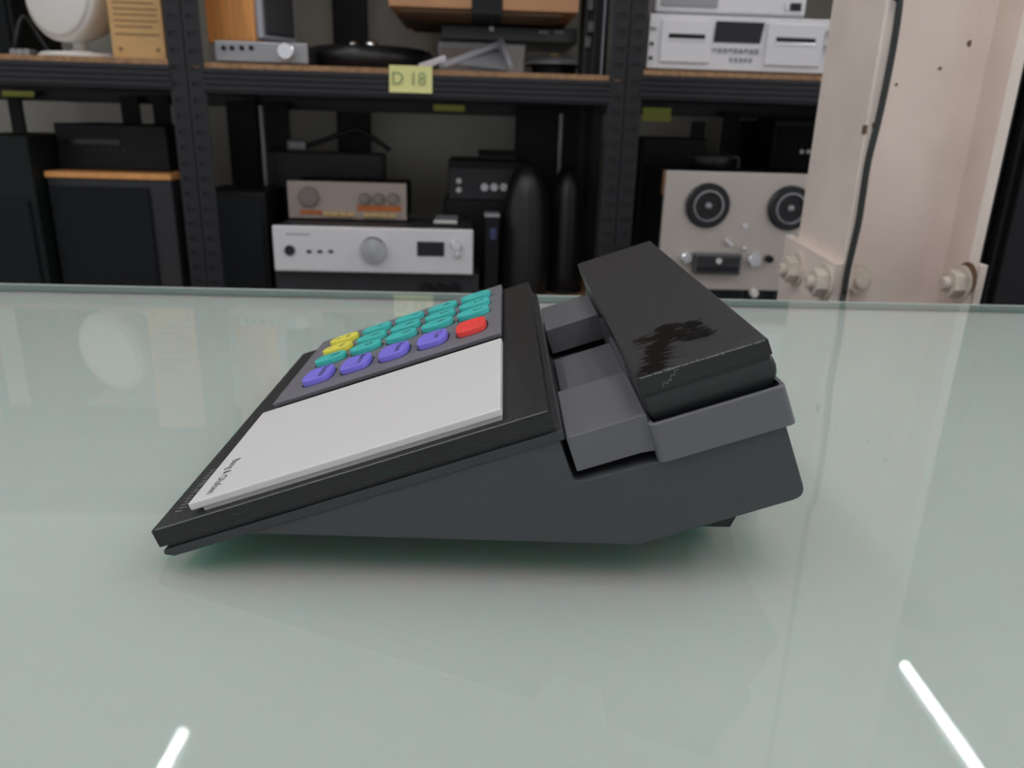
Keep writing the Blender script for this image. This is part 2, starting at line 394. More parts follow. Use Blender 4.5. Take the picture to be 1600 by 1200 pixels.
# cradle: two arms, sunken deck between them, a cup at each end
def rrect(u0, v0, u1, v1, r, k=5):
    out = []
    for cx_, cy_, a0 in ((u1 - r, v1 - r, 0), (u0 + r, v1 - r, 90), (u0 + r, v0 + r, 180), (u1 - r, v0 + r, 270)):
        for j in range(k + 1):
            t = math.radians(a0 + 90 * j / k); out.append((cx_ + r * math.cos(t), cy_ + r * math.sin(t)))
    return out
def cup(mb, v0, v1, u0=184.2, u1=233.2, n0=-31.3, n1=-16.0, w_=1.5, nf=-28):
    o_ = rrect(u0, v0, u1, v1, 2.4); i_ = rrect(u0 + w_, v0 + w_, u1 - w_, v1 - w_, 1.6); n = len(o_)
    e_ = rrect(u0 + .35, v0 + .35, u1 - .35, v1 - .35, 2.1)
    vs_ = [(u + .8 * (u - u0) / (u1 - u0), v, n0) for u, v in o_] + [(u, v, n1 - .4) for u, v in o_] + [(u, v, n1) for u, v in e_] + [(u, v, n1) for u, v in i_] + [(u, v, nf) for u, v in i_]
    fs = [tuple(range(n - 1, -1, -1))]
    for L_ in range(4):
        for i in range(n):
            j = (i + 1) % n; fs.append((L_ * n + i, L_ * n + j, (L_ + 1) * n + j, (L_ + 1) * n + i))
    fs.append(tuple(range(4 * n, 5 * n)))
    return mb.add(vs_, fs)
mb = MB()
mb.box(155.2, 184.8, 2.3, 51.8, -27, -12.9)
mb.box(155.2, 184.8, 151.0, 202.5, -27, -12.9)
mb.box(155.2, 186.5, 50.0, 139.6, -30.6, -26.6)
mb.box(186.4, 232.0, 52.0, 152.0, -31.0, -26.8)
cr = tp('cradle', mb, 'cradle', bev=.0005)
mb = MB(); cup(mb, -1.2, 54.0); mb.prism([(179.8, 2.32)] + [(179.8 * (1 - t) ** 2 + 2 * 184.6 * t * (1 - t) + 184.9 * t * t, 2.32 * (1 - t) ** 2 + 2 * 2.32 * t * (1 - t) - .6 * t * t) for t in [k / 6 for k in range(1, 7)]] + [(186.0, -.6), (186.0, 2.8), (179.8, 2.8)], -27.0, -16.2, 'z')
tp('mouthpiece_cup', mb, 'cradle', cr)
mb = MB(); cup(mb, 150.0, 226.5); tp('earpiece_cup', mb, 'cradle', cr)

# ------------------------------------------------------------------ handset (rests in the cradle)
HS = thing('telephone_handset', 'black telephone handset with a worn glossy patch, lying in the grey cradle', 'handset', (OX, OY, 0), PSI)
hm = bpy.data.materials.new('worn_textured_black'); hm.use_nodes = True
nt = hm.node_tree; b = nt.nodes['Principled BSDF']
at = nt.nodes.new('ShaderNodeAttribute'); at.attribute_name = 'wear'
tc = nt.nodes.new('ShaderNodeTexCoord')
nz = nt.nodes.new('ShaderNodeTexNoise'); nz.inputs['Scale'].default_value = 1100; nz.inputs['Detail'].default_value = 3
inv = nt.nodes.new('ShaderNodeMath'); inv.operation = 'SUBTRACT'; inv.inputs[0].default_value = 1.0
mul = nt.nodes.new('ShaderNodeMath'); mul.operation = 'MULTIPLY'; mul.inputs[1].default_value = .9
bp = nt.nodes.new('ShaderNodeBump'); bp.inputs['Distance'].default_value = .0009
mr = nt.nodes.new('ShaderNodeMix'); mr.data_type = 'FLOAT'; mr.inputs[2].default_value = .42; mr.inputs[3].default_value = .30
mc = nt.nodes.new('ShaderNodeMix'); mc.data_type = 'RGBA'; mc.inputs[6].default_value = (.026, .0252, .0275, 1); mc.inputs[7].default_value = (.004, .004, .005, 1)  # worn patch also blackened in colour for the dark room it mirrors
L = nt.links.new
L(at.outputs['Fac'], inv.inputs[1]); L(inv.outputs[0], mul.inputs[0]); L(mul.outputs[0], bp.inputs['Strength'])
L(tc.outputs['Object'], nz.inputs['Vector']); L(nz.outputs['Fac'], bp.inputs['Height']); L(bp.outputs['Normal'], b.inputs['Normal'])
sp_n = nt.nodes.new('ShaderNodeMapRange'); sp_n.inputs['To Min'].default_value = .5; sp_n.inputs['To Max'].default_value = .08
L(at.outputs['Fac'], sp_n.inputs['Value']); L(sp_n.outputs['Result'], b.inputs['Specular IOR Level'])
L(at.outputs['Fac'], mr.inputs[0]); L(mr.outputs[0], b.inputs['Roughness']); L(at.outputs['Fac'], mc.inputs[0]); L(mc.outputs[2], b.inputs['Base Color'])
MT['handset_top'] = hm
caps = [((191, 4), (195, 14), 4.8), ((194.5, 12), (197.5, 28), 4.8), ((197.5, 26), (205, 44), 5.2), ((203.5, 46), (212.5, 41), 4.0), ((212, 41), (215, 24), 3.6), ((204, 41), (209.5, 27), 4.4), ((193.5, 40), (199, 34), 3.0)]
def wear(u, v):
    d = 1e9
    P = Vector((u, v))
    for a_, b_, r_ in caps:
        A, B = Vector(a_), Vector(b_); t = max(0, min(1, (P - A).dot(B - A) / (B - A).length_squared)); d = min(d, (P - A - (B - A) * t).length - r_)
    q = noise.fractal(Vector((u * .16, v * .55, 3.0)), .8, 2.0, 5) * 4.2
    return max(0, min(1, .5 - (d + q) / 2.2))
hu0, hu1, hv0, hv1 = 184.5, 231.0, .4, 225.6
NU, NV = 72, 300
g = MB(); us = [hu0 + (hu1 - hu0) * i / NU for i in range(NU + 1)]; vv = [hv0 + (hv1 - hv0) * j / NV for j in range(NV + 1)]
wv = []
def edge_drop(u, v):
    e = min(u - hu0, hu1 - u, v - hv0, hv1 - v); return 1.6 - (.35 * (1 - e / .65) ** 2 if e < .65 else 0)
vs_ = [(u, v, edge_drop(u, v)) for v in vv for u in us]
wv = [wear(u, v) if v < 70 else 0 for v in vv for u in us]
fs = [(j * (NU + 1) + i, j * (NU + 1) + i + 1, (j + 1) * (NU + 1) + i + 1, (j + 1) * (NU + 1) + i) for j in range(NV) for i in range(NU)]
g.add(vs_, fs, True)
ht = tp('top_shell', g, 'handset_top', HS)
att = ht.data.attributes.new('wear', 'FLOAT', 'POINT'); att.data.foreach_set('value', wv)
sd = tp('side_band', MB().prism([(hu0, 1.25), (hu1, 1.25), (hu1 + .4, -4.4), (hu0 + .1, -5.3)], hv0, hv1, 'y').prism([(hu0 + 1, -4), (hu1 - .6, -4), (hu1 - .6, -6.4), (hu0 + 1, -6.4)], hv0 + 1, hv1 - 1, 'y'), 'handset_side', HS, bev=.0003)
low = [(184.9, -5.9), (231.5, -5.4), (232.0, -7.5), (231.6, -11.5), (230.2, -16.0), (227.5, -22.5), (190.5, -22.5), (186.6, -16.0)]
def lobe(v0, v1):
    mb = MB(); L_ = [(-5.7, 0, 1.2), (-6.6, .5, .4), (-9.0, .9, .0), (-11.5, .7, .15), (-13.5, .2, .7), (-16, -1.2, 1.6), (-19, -3.4, 3.0), (-23, -6.5, 5.0)]
    vs_ = []; n = None
    for nn_, du, dv in L_:
        ring = rrect(185.0 + (0 if nn_ > -12 else (-12 - nn_) * .35), v0 + dv, 231.4 + du, v1 - dv * .6, 2.2); n = len(ring); vs_ += [(u, v, nn_) for u, v in ring]
    fs = [tuple(range(n)), tuple(range(len(vs_) - 1, len(vs_) - n - 1, -1))]
    for k in range(len(L_) - 1):
        for i in range(n):
            j = (i + 1) % n; fs.append((k * n + i, k * n + j, (k + 1) * n + j, (k + 1) * n + i))
    mb.add(vs_, fs, True); o = len(mb.sm) - len(fs); mb.sm[o] = mb.sm[o + 1] = False; return mb
tp('mouthpiece', lobe(.9, 52.0), 'handset_low', HS)
tp('earpiece', lobe(152.4, 224.8), 'handset_low', HS)
tp('handgrip', MB().prism([(184.9, -5.9), (231.5, -5.4), (231.0, -11.5), (226, -15.4), (191, -15.4), (186.2, -11.5)], 52.0, 152.2, 'y', True), 'handset_low', HS, bev=.001)
# scuffed near edge of the top shell with a wandering scratch on the side
mb = MB(); u = 186
while u < 229:
    w_ = random.uniform(.5, 1.8); mb.bar((u, hv0 - .02, 1.3), (u + w_, hv0 - .02, 1.3 + random.uniform(-.15, .1)), .3, random.uniform(.25, .7)); u += w_ * random.uniform(.9, 1.5)
pth = [(192.5, -4.3), (193.6, -2.6), (194.4, -3.6), (195.3, -2.2), (196.0, -2.9), (196.2, -.9), (197.6, -1.2), (198.0, .4), (199.2, .2)]
for p, q in zip(pth[:-1], pth[1:]): mb.bar((p[0], hv0 - .02, p[1]), (q[0], hv0 - .02, q[1]), .08, .22, (0, 0, 1))
tp('edge_scuff', mb, 'scuff', HS)['kind'] = 'stuff'

# ------------------------------------------------------------------ steel column
col = thing('steel_column', 'cream painted steel column with bolted splice plates behind the table on the right', 'column', PL.w(0, 0, FLOOR), PL.ang)
H0 = -FLOOR
put('flange', MB().box(.367, .380, 0, .134, 0, CEIL - FLOOR), 'cream', col, .002)
put('flange', MB().box(.511, .524, 0, .134, 0, CEIL - FLOOR), 'cream', col, .002)
put('web', MB().box(.380, .511, .063, .071, 0, CEIL - FLOOR).prism([(.380, .063), (.392, .063), (.380, .045)], 0, CEIL - FLOOR, 'z').prism([(.511, .063), (.511, .045), (.499, .063)], 0, CEIL - FLOOR, 'z'), 'cream', col)
sl = put('splice_plate', MB().prism([(-.002, H0 + .016), (.150, H0 + .027), (.150, H0 - .25), (-.002, H0 - .25)], .357, .367, 'x'), 'cream', col, .001)
sr_ = put('splice_plate', MB().box(.524, .533, -.002, .136, H0 - .25, H0 + .018), 'cream', col, .001)
def hexbolt(u, d, z, axis, sgn):
    mb = MB(); R = .0165
    hx = [(R * math.cos(math.pi / 3 * k + .3), R * math.sin(math.pi / 3 * k + .3)) for k in range(6)]
    if axis == 'x':
        mb.lathe([(0, 0), (.021, 0), (.021, .003), (0, .003)], (u, d, z), 'x', 20, False) if sgn > 0 else mb.lathe([(0, 0), (.021, 0), (.021, -.003), (0, -.003)], (u, d, z), 'x', 20, False)
        mb.prism([(d + x, z + y) for x, y in hx], u + sgn * .003, u + sgn * .016, 'x')
        mb.lathe([(0, sgn * .016), (.008, sgn * .016), (.0075, sgn * .024), (0, sgn * .024)], (u, d, z), 'x', 14, False)
    else:
        mb.lathe([(0, 0), (.021, 0), (.021, .003), (0, .003)], (u, d, z), 'y', 20, False)
        mb.prism([(u + x, z + y) for x, y in hx], d - .016, d - .003, 'y')
        mb.lathe([(0, .016), (.008, .016), (.0075, .022), (0, .022)], (u, d, z), 'y', 14, False)
    return mb
for q in ((1240, 421), (1284, 441)):
    d_, z_ = PL.onu(*q, .352); put('hex_bolt', hexbolt(.357, d_, z_ + H0, 'x', -1), 'bolt', col, .001)
for q in ((1338, 437),):
    u_, z_ = PL.at(*q, .058); put('hex_bolt', hexbolt(u_, .063, z_ + H0, 'y', 1), 'bolt', col, .001)
d_, z_ = PL.onu(1488, 443, .500); put('hex_bolt', hexbolt(.511, d_, z_ + H0, 'x', -1), 'bolt', col, .001)
put('rust_stain', MB().lathe([(0, 0), (.020, 0), (.020, -.0006), (0, -.0006)], (.511, d_ - .006, z_ + H0 + .006), 'x', 16, False), 'rust', col)
d_, z_ = PL.onu(1546, 452, .535); put('hex_bolt', hexbolt(.533, .05, z_ + H0, 'x', 1), 'bolt', col, .001)
mb = MB()
for (px, py, r_) in ((1516, 68, .0035), (1469, 107, .002), (1401, 132, .0016), (1567, 180, .002)):
    u_, z_ = PL.at(px, py, .062); mb.cyl((u_, .0625, z_ + H0), r_, -.0003, .0006, 'y', 7)
for (u_, z0, z1) in ((.3668, .154, .163), (.374, .160, .166)):
    mb.box(u_ - .0008, u_ + .0016, -.0006, .006, z0 + H0, z1 + H0)
put('paint_chip', mb, 'rust', col)['kind'] = 'stuff'
pth = []
for (px, py) in ((1409, -60), (1406, 0), (1398, 60), (1386, 125), (1372, 190), (1357, 250), (1349, 300), (1342, 345), (1333, 385), (1324, 425), (1318, 462), (1311, 500)):
    u_, z_ = PL.at(px, py, -.008); pth.append((u_, -.008, z_))
zt = pth[0][2]; pth = [(pth[0][0] + .004, -.006, CEIL), (pth[0][0] + .004, -.008, zt + .3)] + pth + [(pth[-1][0] - .006, -.008, -.5), (pth[-1][0] - .006, -.008, FLOOR + .01)]
def smooth_path(p, k=4):
    p = [Vector(x) for x in p]; out = []
    for i in range(len(p) - 1):
        a, b_, c, d = p[max(i - 1, 0)], p[i], p[i + 1], p[min(i + 2, len(p) - 1)]
        for j in range(k):
            t = j / k; out.append(.5 * ((2 * b_) + (c - a) * t + (2 * a - 5 * b_ + 4 * c - d) * t * t + (3 * b_ - a - 3 * c + d) * t ** 3))
    out.append(p[-1]); return out
o = put('power_cable', MB().tube(smooth_path(pth), .0036, 8), 'cable'); o.location = PL.w(0, 0, 0); o.rotation_euler = (0, 0, PL.ang)
tag(o, 'black cable hanging down the front of the cream steel column', 'cable')

# ------------------------------------------------------------------ shelving
DEP = .50
BOARDS = (-.72, -.24, .25, .74)
def post_mesh(mirror):
    mb = MB(); zb, zt_ = FLOOR, .98
    t = .002; w_ = .033
    n = int((zt_ - zb) / .03)
    # front leg: solid strips joined by bridges, leaving punched slots
    mb.box(0, .008, 0, t, zb, zt_); mb.box(.025, w_, 0, t, zb, zt_)
    for k in range(n + 1):
        z = zb + k * .03; mb.box(.008, .025, 0, t, z, min(z + .022, zt_))
    mb.box(0, t, t, .01, zb, zt_); mb.box(0, t, .025, .033, zb, zt_)
    for k in range(n + 1):
        z = zb + k * .03; mb.box(0, t, .01, .025, z, min(z + .022, zt_))
    mb.box(.0065, .0265, .0035, .0045, zb, zt_)
    for k in range(n):
        z = zb + k * .03 + .026; mb.box(.0075, .0255, -.0012, 0, z - .0052, z - .004)      # pressed lower lip of each slot
    if mirror: mb.xf(Matrix.Diagonal((-1, 1, 1, 1)))
    return mb
PMESH = [post_mesh(False).mesh('post'), post_mesh(True).mesh('post')]
def shelving(u0, u1, top, label):
    t = thing('shelving_unit', label, 'shelving', SH.w(0, 0, 0), SH.ang, 'black steel shelving bays')
    for (u, k) in ((u0, 0), (u1, 1)):
        put('post', PMESH[k], 'rack', t).location = (u, 0, 0)
        r = put('post', PMESH[k], 'rack', t); r.location = (u, DEP, 0); r.scale = (1, -1, 1)
    for z in BOARDS:
        z = z + (top if z > 0 else 0)
        put('shelf_board', MB().box(u0 + .004, u1 - .004, .003, DEP - .003, z - .010, z), 'chip', t)
        x0, x1 = u0 + .03, u1 - .03
        prof = [(.004, z - .0105), (-.003, z - .0105)]
        for k in range(4): zz = z - .012 - k * .0105; prof += [(-.003, zz), (-.003, zz - .006), (.0002, zz - .0075), (.0002, zz - .0095)]
        prof += [(-.003, z - .056), (.022, z - .060), (.022, z - .056), (.004, z - .052)]
        put('front_beam', MB().prism(prof, x0, x1, 'x'), 'beam', t)
        put('rear_beam', MB().box(x0, x1, DEP - .006, DEP, z - .078, z - .0105).box(x0, x1, DEP - .03, DEP, z - .081, z - .078), 'beam', t)
        for u in (u0 + .004, u1 - .008): put('side_beam', MB().box(u, u + .004, .03, DEP - .03, z - .055, z - .0105), 'beam', t)
    return t
shelving(-1.45, -.653, .0, 'black slotted shelving bay on the left holding the white round speaker')
shelving(-.651, .2085, -.003, 'black slotted shelving bay in the middle with the lettered yellow note')
shelving(.2105, 1.02, .010, 'black slotted shelving bay on the right holding the silver cassette deck')
ZB = {'L': .2506, 'M': .2476, 'R': .2606, 'low': -.2394}

def st(name, label, cat, u, d, z, rz=0, group=None): return thing(name, label, cat, SH.w(u, d, z), SH.ang + rz, group)
def bx(name, w_, dd, h_, m, parent, bev=.002, x=0, y=0, z=0): return put(name, MB().box(x, x + w_, y, y + dd, z, z + h_), m, parent, bev)
def span(px0, px1, py, d): return SH.at(px0, py, d)[0], SH.at(px1, py, d)[0]
def zat(px, py, d): return SH.at(px, py, d)[1]

# sticky notes
def note(px, py, w_, h_, m, d, label, word=None, tilt=0):
    u, z = SH.at(px, py, d)
    t = st('sticky_note', label, 'note', u, d, z, 0, 'sticky notes on the shelf beams')
    mb = MB(); n = 5
    vs_ = []; 
    for j in range(n + 1):
        q = j / n
        vs_ += [(-w_ / 2, -.0006 - .006 * (1 - q) ** 2 * 1, -h_ / 2 + h_ * q), (w_ / 2, -.0006 - .006 * (1 - q) ** 2, -h_ / 2 + h_ * q)]
    vs_ += [(x, y + .0005, z_) for x, y, z_ in vs_]
    k = 2 * (n + 1)
    fs = [(2 * j, 2 * j + 1, 2 * j + 3, 2 * j + 2) for j in range(n)] + [(k + 2 * j, k + 2 * j + 2, k + 2 * j + 3, k + 2 * j + 1) for j in range(n)]
    p = put('paper', mb.add(vs_, fs, True), m, t)
    if word:
        tm = text_mb(word, .034); tm.xf(Matrix.Translation((-.004, -.0068, -.010)) @ Matrix.Rotation(math.radians(90), 4, 'X') @ Matrix.Rotation(math.radians(-12), 4, 'X'))
        put('handwriting', tm, 'pencil', t)
    if tilt: t.rotation_euler = (tilt, 0, SH.ang)
    return t
note(642, 124, .084, .050, 'note', -.0035, 'yellow sticky note lettered D 18 on the middle shelf beam', 'D 18')
note(702, 169, .080, .016, 'note_g', DEP - .032, 'narrow green note under the rear of the middle shelf')
note(29, 147, .078, .014, 'note_g', DEP - .032, 'narrow green note under the rear of the left shelf')
note(1026, 179, .075, .034, 'note_g', DEP - .032, 'squarish green note under the rear of the right shelf')

# ---------------- upper left shelf
u, z = SH.at(112, 74, .10)
t = st('round_speaker', 'white round speaker on a disc stand on the left upper shelf', 'speaker', u, .14, ZB['L'])
put('stand', MB().lathe([(0, 0), (.078, 0), (.081, .006), (.073, .012), (.022, .016), (.014, .022), (.015, .040), (.026, .052), (.034, .066), (0, .068)], (0, 0, 0), 'z', 36), 'white', t)
hd = put('speaker_head', MB().lathe([(0, -.12), (.03, -.115), (.06, -.095), (.078, -.06), (.086, -.02), (.087, -.006), (.083, .0), (0, .0)], (0, 0, 0), 'y', 40), 'white', t)
hd.scale = (1.06, 1.06, 1.06); hd.location = (SH.at(97, 0, .11)[0] - u, -.045, zat(97, -13, .10) - ZB['L']); hd.rotation_euler = (math.radians(-5), 0, math.radians(-22))
fc = put('front_face', MB().lathe([(.079, -.001), (.079, .003), (.072, .006), (0, .008)], (0, 0, 0), 'y', 40), 'white', hd)
u0, u1 = span(-60, 22, 40, .25)
t = st('floor_speaker', 'dark box speaker at the far left end of the upper shelf', 'speaker', u0, .25, ZB['L']); bx('cabinet', u1 - u0, .2, .33, 'blackteal', t); bx('grille', u1 - u0 - .02, .006, .30, 'cloth', t, .002, .01, -.006, .015)
u, z = SH.at(46, 62, .2)
t = st('plug_bundle', 'small bundle of grey plugs on a black cable beside the white speaker', 'plug', u, .17, ZB['L'])
put('cord', MB().tube(smooth_path([(-.03, .03, .004), (-.02, .01, .03), (0, .02, .085), (.02, .03, .05), (.05, .02, .004)]), .004), 'cable', t)
for k in range(3): put('plug', MB().cyl((-.012 + k * .016, -.004 * k, .012), .007, -.012, .02, 'y', 10), 'silver_dk', t)
u0, u1 = span(176, 258, 80, .03)
t = st('kraft_carton', 'kraft cardboard carton with small dark print beside the white round speaker', 'box', u0, .03, ZB['L'], .03)
w_ = u1 - u0
bx('carton', w_, .2, .28, 'kraft', t, .0015)
mb = MB()
for k, (zz, a0, a1, th) in enumerate(((.150, .1, .6, .003), (.143, .1, .55, .003), (.136, .1, .5, .003), (.128, .12, .62, .003), (.117, .1, .86, .0065), (.100, .1, .86, .003), (.089, .1, .92, .003), (.079, .1, .9, .003), (.068, .1, .92, .003), (.058, .1, .8, .003), (.044, .1, .92, .0035))):
    mb.box(w_ * a0, w_ * a1, -.0006, 0, zz - th / 2, zz + th / 2)
for a0 in (.16, .86): mb.cyl((w_ * a0, 0, .017), .004, 0, .0007, 'y', 10)
put('print', mb, 'kraft_ink', t)

# ---------------- upper middle shelf
u0, u1 = span(335, 481, 80, .03); w_ = u1 - u0; zt = zat(400, 63, .03) - ZB['M'] - .005
t = st('silver_preamp', 'small silver preamplifier with one polished knob under the wooden speaker', 'amplifier', u0, .03, ZB['M'])
bx('case', w_ - .004, .10, zt - .004, 'dgrey', t, .003, .002, .006, .004)
bx('front_plate', w_, .007, zt, 'silver_dk', t, .003, 0, -.001, .003)
u, z = SH.at(447, 80, .02); put('knob', MB().cyl((u - u0, -.001, z - ZB['M']), .0165, 0, .02, 'y', 24, .002), 'silver_hi', t)
for px in (350, 363, 378, 393):
    u, z = SH.at(px, 75, .03); put('button', MB().cyl((u - u0, -.001, z - ZB['M']), .0045, 0, .004, 'y', 12), 'black', t)
zw = ZB['M'] + zt + .004
u, d = SH.at(397, 60, .05)[0], .05
t = st('bookshelf_speaker', 'small orange wooden speaker standing on the silver preamplifier', 'speaker', u, d, zw, -.62)
# its wooden side runs to the left-back, its grille front to the right-back
put('cabinet', MB().box(0, .10, 0, .145, 0, .30), 'wood', t, .003).rotation_euler = (0, 0, math.radians(90))
put('front_frame', MB().box(.0, .016, .004, .098, .004, .296), 'grey_metal', t, .006)
put('grille', MB().box(.016, .022, .014, .088, .014, .286), 'dgrey', t, .004)
u, d = SH.at(579, 80, .235)[0], .235
t = st('turntable_platter', 'black round turntable platter with a shiny rim beside the preamplifier', 'platter', u, d, ZB['M'])
put('dish', MB().lathe([(0, 0), (.123, 0), (.137, .010), (.141, .024), (.138, .040), (.128, .046), (0, .047)], (0, 0, 0), 'z', 48), 'gloss', t)
put('rim_ring', MB().lathe([(.135, .040), (.132, .0465), (.115, .0505), (.095, .0490), (.095, .047)], (0, 0, 0), 'z', 48), 'gloss', t)
dome = lambda r_: [(r_, 0), (r_ * .98, r_ * .2), (r_ * .85, r_ * .5), (r_ * .6, r_ * .75), (r_ * .3, r_ * .9), (0, r_ * .95)]
put('glint_dome_small', MB().lathe(dome(.010), (-.022, -.105, .048), 'z', 20), 'chrome', t)  # this dome and the next are added to make the platter's glints
put('glint_dome_large', MB().lathe(dome(.014), (.016, -.105, .048), 'z', 20), 'chrome', t)
# stack behind: pale turntable + smoked cover, holding up a brown carton
u0, u1 = span(684, 822, 80, .22)
ztop = zat(760, 66, .22)
t = st('pale_turntable', 'pale grey turntable plinth under the smoked cover', 'turntable', u0, .22, ZB['M'])
bx('plinth', u1 - u0, .22, ztop - ZB['M'], 'silver_dk', t, .003)
u2, u3 = span(690, 736, 80, .22); bx('front_panel', u3 - u2, .004, .05, 'beige', t, .001, u2 - u0, -.004, .006)
u2, u3 = span(784, 820, 78, .22); put('corner_plate', MB().prism([(u2 - u0, ztop - ZB['M'] - .006), (u3 - u0, ztop - ZB['M'] - .006), (u3 - u0 - .004, .016), (u3 - u0 - .012, .008), (u2 - u0 + .012, .008)], -.006, -.0005, 'y'), 'white', t)
u0, u1 = span(690, 903, 45, .21); zc = zat(760, 31, .21) - .010
t = st('smoked_cover', 'dark smoked dust cover lying on the pale turntable under the brown carton', 'dust cover', u0, .21, ztop + .001)
bx('cover', u1 - u0, .24, zc - ztop - .002, 'smoke', t, .004)
u, z = SH.at(768, 46, .21); put('badge', MB().box(u - u0 - .005, u - u0 + .005, -.002, 0, z - ztop - .005, z - ztop + .005), 'silver', t, .001)
for px in (850, 874):
    u, z = SH.at(px, 51, .21); put('clasp', MB().box(u - u0 - .012, u - u0 + .010, -.003, 0, z - ztop - .004, z - ztop + .003), 'silver_dk', t, .001)
u0, u1 = span(607, 904, 20, .03)
zb = zc + .0085
t = st('brown_carton', 'worn brown cardboard carton with a black strap on top of the smoked cover', 'box', u0, .03, zb)
w_ = u1 - u0
bx('carton', w_, .42, .17, 'brown', t, .002)
bx('bottom_flap', w_ * .44, .40, .006, 'brown_shade', t, .001, w_ * .05, .012, -.0065)
bx('bottom_flap', w_ * .40, .16, .006, 'brown_shade', t, .001, w_ * .52, .012, -.0065)
u2, u3 = span(737, 785, 20, .03); put('strap', MB().box(u2 - u0, u3 - u0, -.003, .423, -.009, .173), 'black', t, .001)
mb = MB()
for (a, b_) in ((.0, -.010), (.97, -.012)):
    mb.add([(w_ * a, -.002, .03), (w_ * a + .012, -.006, .012), (w_ * a + .004, -.006, b_), (w_ * a - .012, -.002, .006)], [(0, 1, 2, 3)])
# aluminium bracket leaning against the turntable
def pt(px, py, d): u, z = SH.at(px, py, d); return Vector((u, d, z))
A, B, D_ = pt(690, 108, .03), pt(784, 66, .13), pt(800, 112, .03)
t = st('metal_bracket', 'bent grey aluminium bracket leaning on the shelf edge in front of the turntable', 'bracket', A.x, .03, ZB['M'])
o_ = Vector((A.x, .03, ZB['M'])); A.z = D_.z = ZB['M'] + .009
put('long_arm', MB().bar(A - o_, B - o_, .010, .018, (0, 1, .2)), 'grey_metal', t, .001)
put('short_arm', MB().bar(B - o_ + Vector((0, 0, .002)), D_ - o_, .009, .016, (0, 1, .2)), 'grey_metal', t, .001)
put('infill_plate', MB().add([A - o_ + Vector((.03, .004, .004)), B - o_ + Vector((-.008, .004, -.012)), D_ - o_ + Vector((-.008, .004, -.004))] + [A - o_ + Vector((.03, .006, .004)), B - o_ + Vector((-.008, .006, -.012)), D_ - o_ + Vector((-.008, .006, -.004))], [(0, 2, 1), (3, 4, 5), (0, 1, 4, 3), (1, 2, 5, 4), (2, 0, 3, 5)]), 'silver_dk', t)
A, B = pt(655, 101, .02), pt(696, 91, .05)
t = st('metal_strip', 'short bright aluminium strip lying by the yellow note', 'strip', A.x, .02, ZB['M'])
o_ = Vector((A.x, .02, ZB['M'])); A.z = ZB['M'] + .004
put('strip', MB().bar(A - o_, B - o_, .012, .005, (0, 1, .3)), 'silver', t, .001)
u, d = SH.at(866, 95, .24)[0], .24
t = st('tape_reel', 'dark round metal reel lying at the right end of the middle shelf', 'reel', u, d, ZB['M'])
t.scale = (.80, .80, 1.1)
put('lower_flange', MB().lathe([(0, 0), (.085, 0), (.087, .004), (.085, .006), (0, .006)], (0, 0, 0), 'z', 40), 'dgrey', t)
put('tape_pack', MB().cyl((0, 0, .006), .062, 0, .018, 'z', 36), 'black', t)
put('upper_flange', MB().lathe([(.02, .024), (.085, .024), (.087, .027), (.080, .034), (.05, .040), (.018, .041), (0, .041)], (0, 0, 0), 'z', 40), 'smoke', t)
put('rim_band', MB().lathe([(.087, .026), (.088, .030), (.078, .038), (.072, .040), (.070, .036)], (0, 0, 0), 'z', 40), 'silver_dk', t)
put('hub', MB().lathe([(0, .041), (.016, .041), (.016, .048), (.0, .049)], (0, 0, 0), 'z', 20), 'gold', t)
u0, u1 = span(911, 944, 60, .06)
t = st('metal_chassis', 'tall black ribbed chassis beside the slotted upright on the middle shelf', 'equipment', u0, .06, ZB['M'])
bx('chassis', u1 - u0, .06, .24, 'black', t, .001)
for k in range(3): bx('rib', .003, .006, .235, 'grey_metal' if k == 2 else 'dgrey', t, .0005, .003 + k * .018, -.006, .002)
for (px, py) in ((922, 8), (923, 42), (918, 66)):
    u, z = SH.at(px, py, .06); put('fitting', MB().box(u - u0 - .007, u - u0 + .007, -.010, -.0, z - ZB['M'] - .012, z - ZB['M'] + .010), 'frame_dk', t, .003)

# ---------------- upper right shelf
u0 = SH.at(1013, 60, .015)[0]; W_ = .435
zt = zat(1020, 18, .015) - ZB['R']
t = st('cassette_deck', 'silver double cassette deck on the right upper shelf', 'cassette deck', u0, .015, ZB['R'] + .003)
H_ = zt - .006
bx('case', W_ - .006, .28, H_ - .004, 'silver_dk', t, .003, .003, .008, .002)
fp = bx('front_plate', W_, .009, H_, 'silver', t, .002)
def r4(px0, py0, px1, py1, d=.015):
    a, z0 = SH.at(px0, py1, d); b_, z1 = SH.at(px1, py0, d); return a - u0, b_ - u0, z0 - ZB['R'] - .003, z1 - ZB['R'] - .003
a, b_, z0, z1 = r4(1030, 24, 1114, 91); z0 = H_ * .12; z1 = H_ * .90
d1 = put('cassette_door', MB().box(a, b_, -.006, 0, z0, z1), 'silver', t, .002)
put('window_slot', MB().box(a + .014, b_ - .013, -.0068, -.005, H_ * .56, H_ * .645), 'screen', d1, .0005)
put('slot_lip', MB().box(a + .014, b_ - .013, -.0075, -.005, H_ * .515, H_ * .55), 'silver', d1, .0005)
a2, b2 = SH.at(1196, 70, .015)[0] - u0, SH.at(1284, 70, .015)[0] - u0
d2 = put('cassette_door', MB().box(a2, b2, -.006, 0, z0, z1), 'silver', t, .002)
put('window_slot', MB().box(a2 + .018, b2 - .016, -.0068, -.005, H_ * .56, H_ * .645), 'screen', d2, .0005)
put('slot_lip', MB().box(a2 + .018, b2 - .016, -.0075, -.005, H_ * .50, H_ * .55), 'silver_hi', d2, .0005)
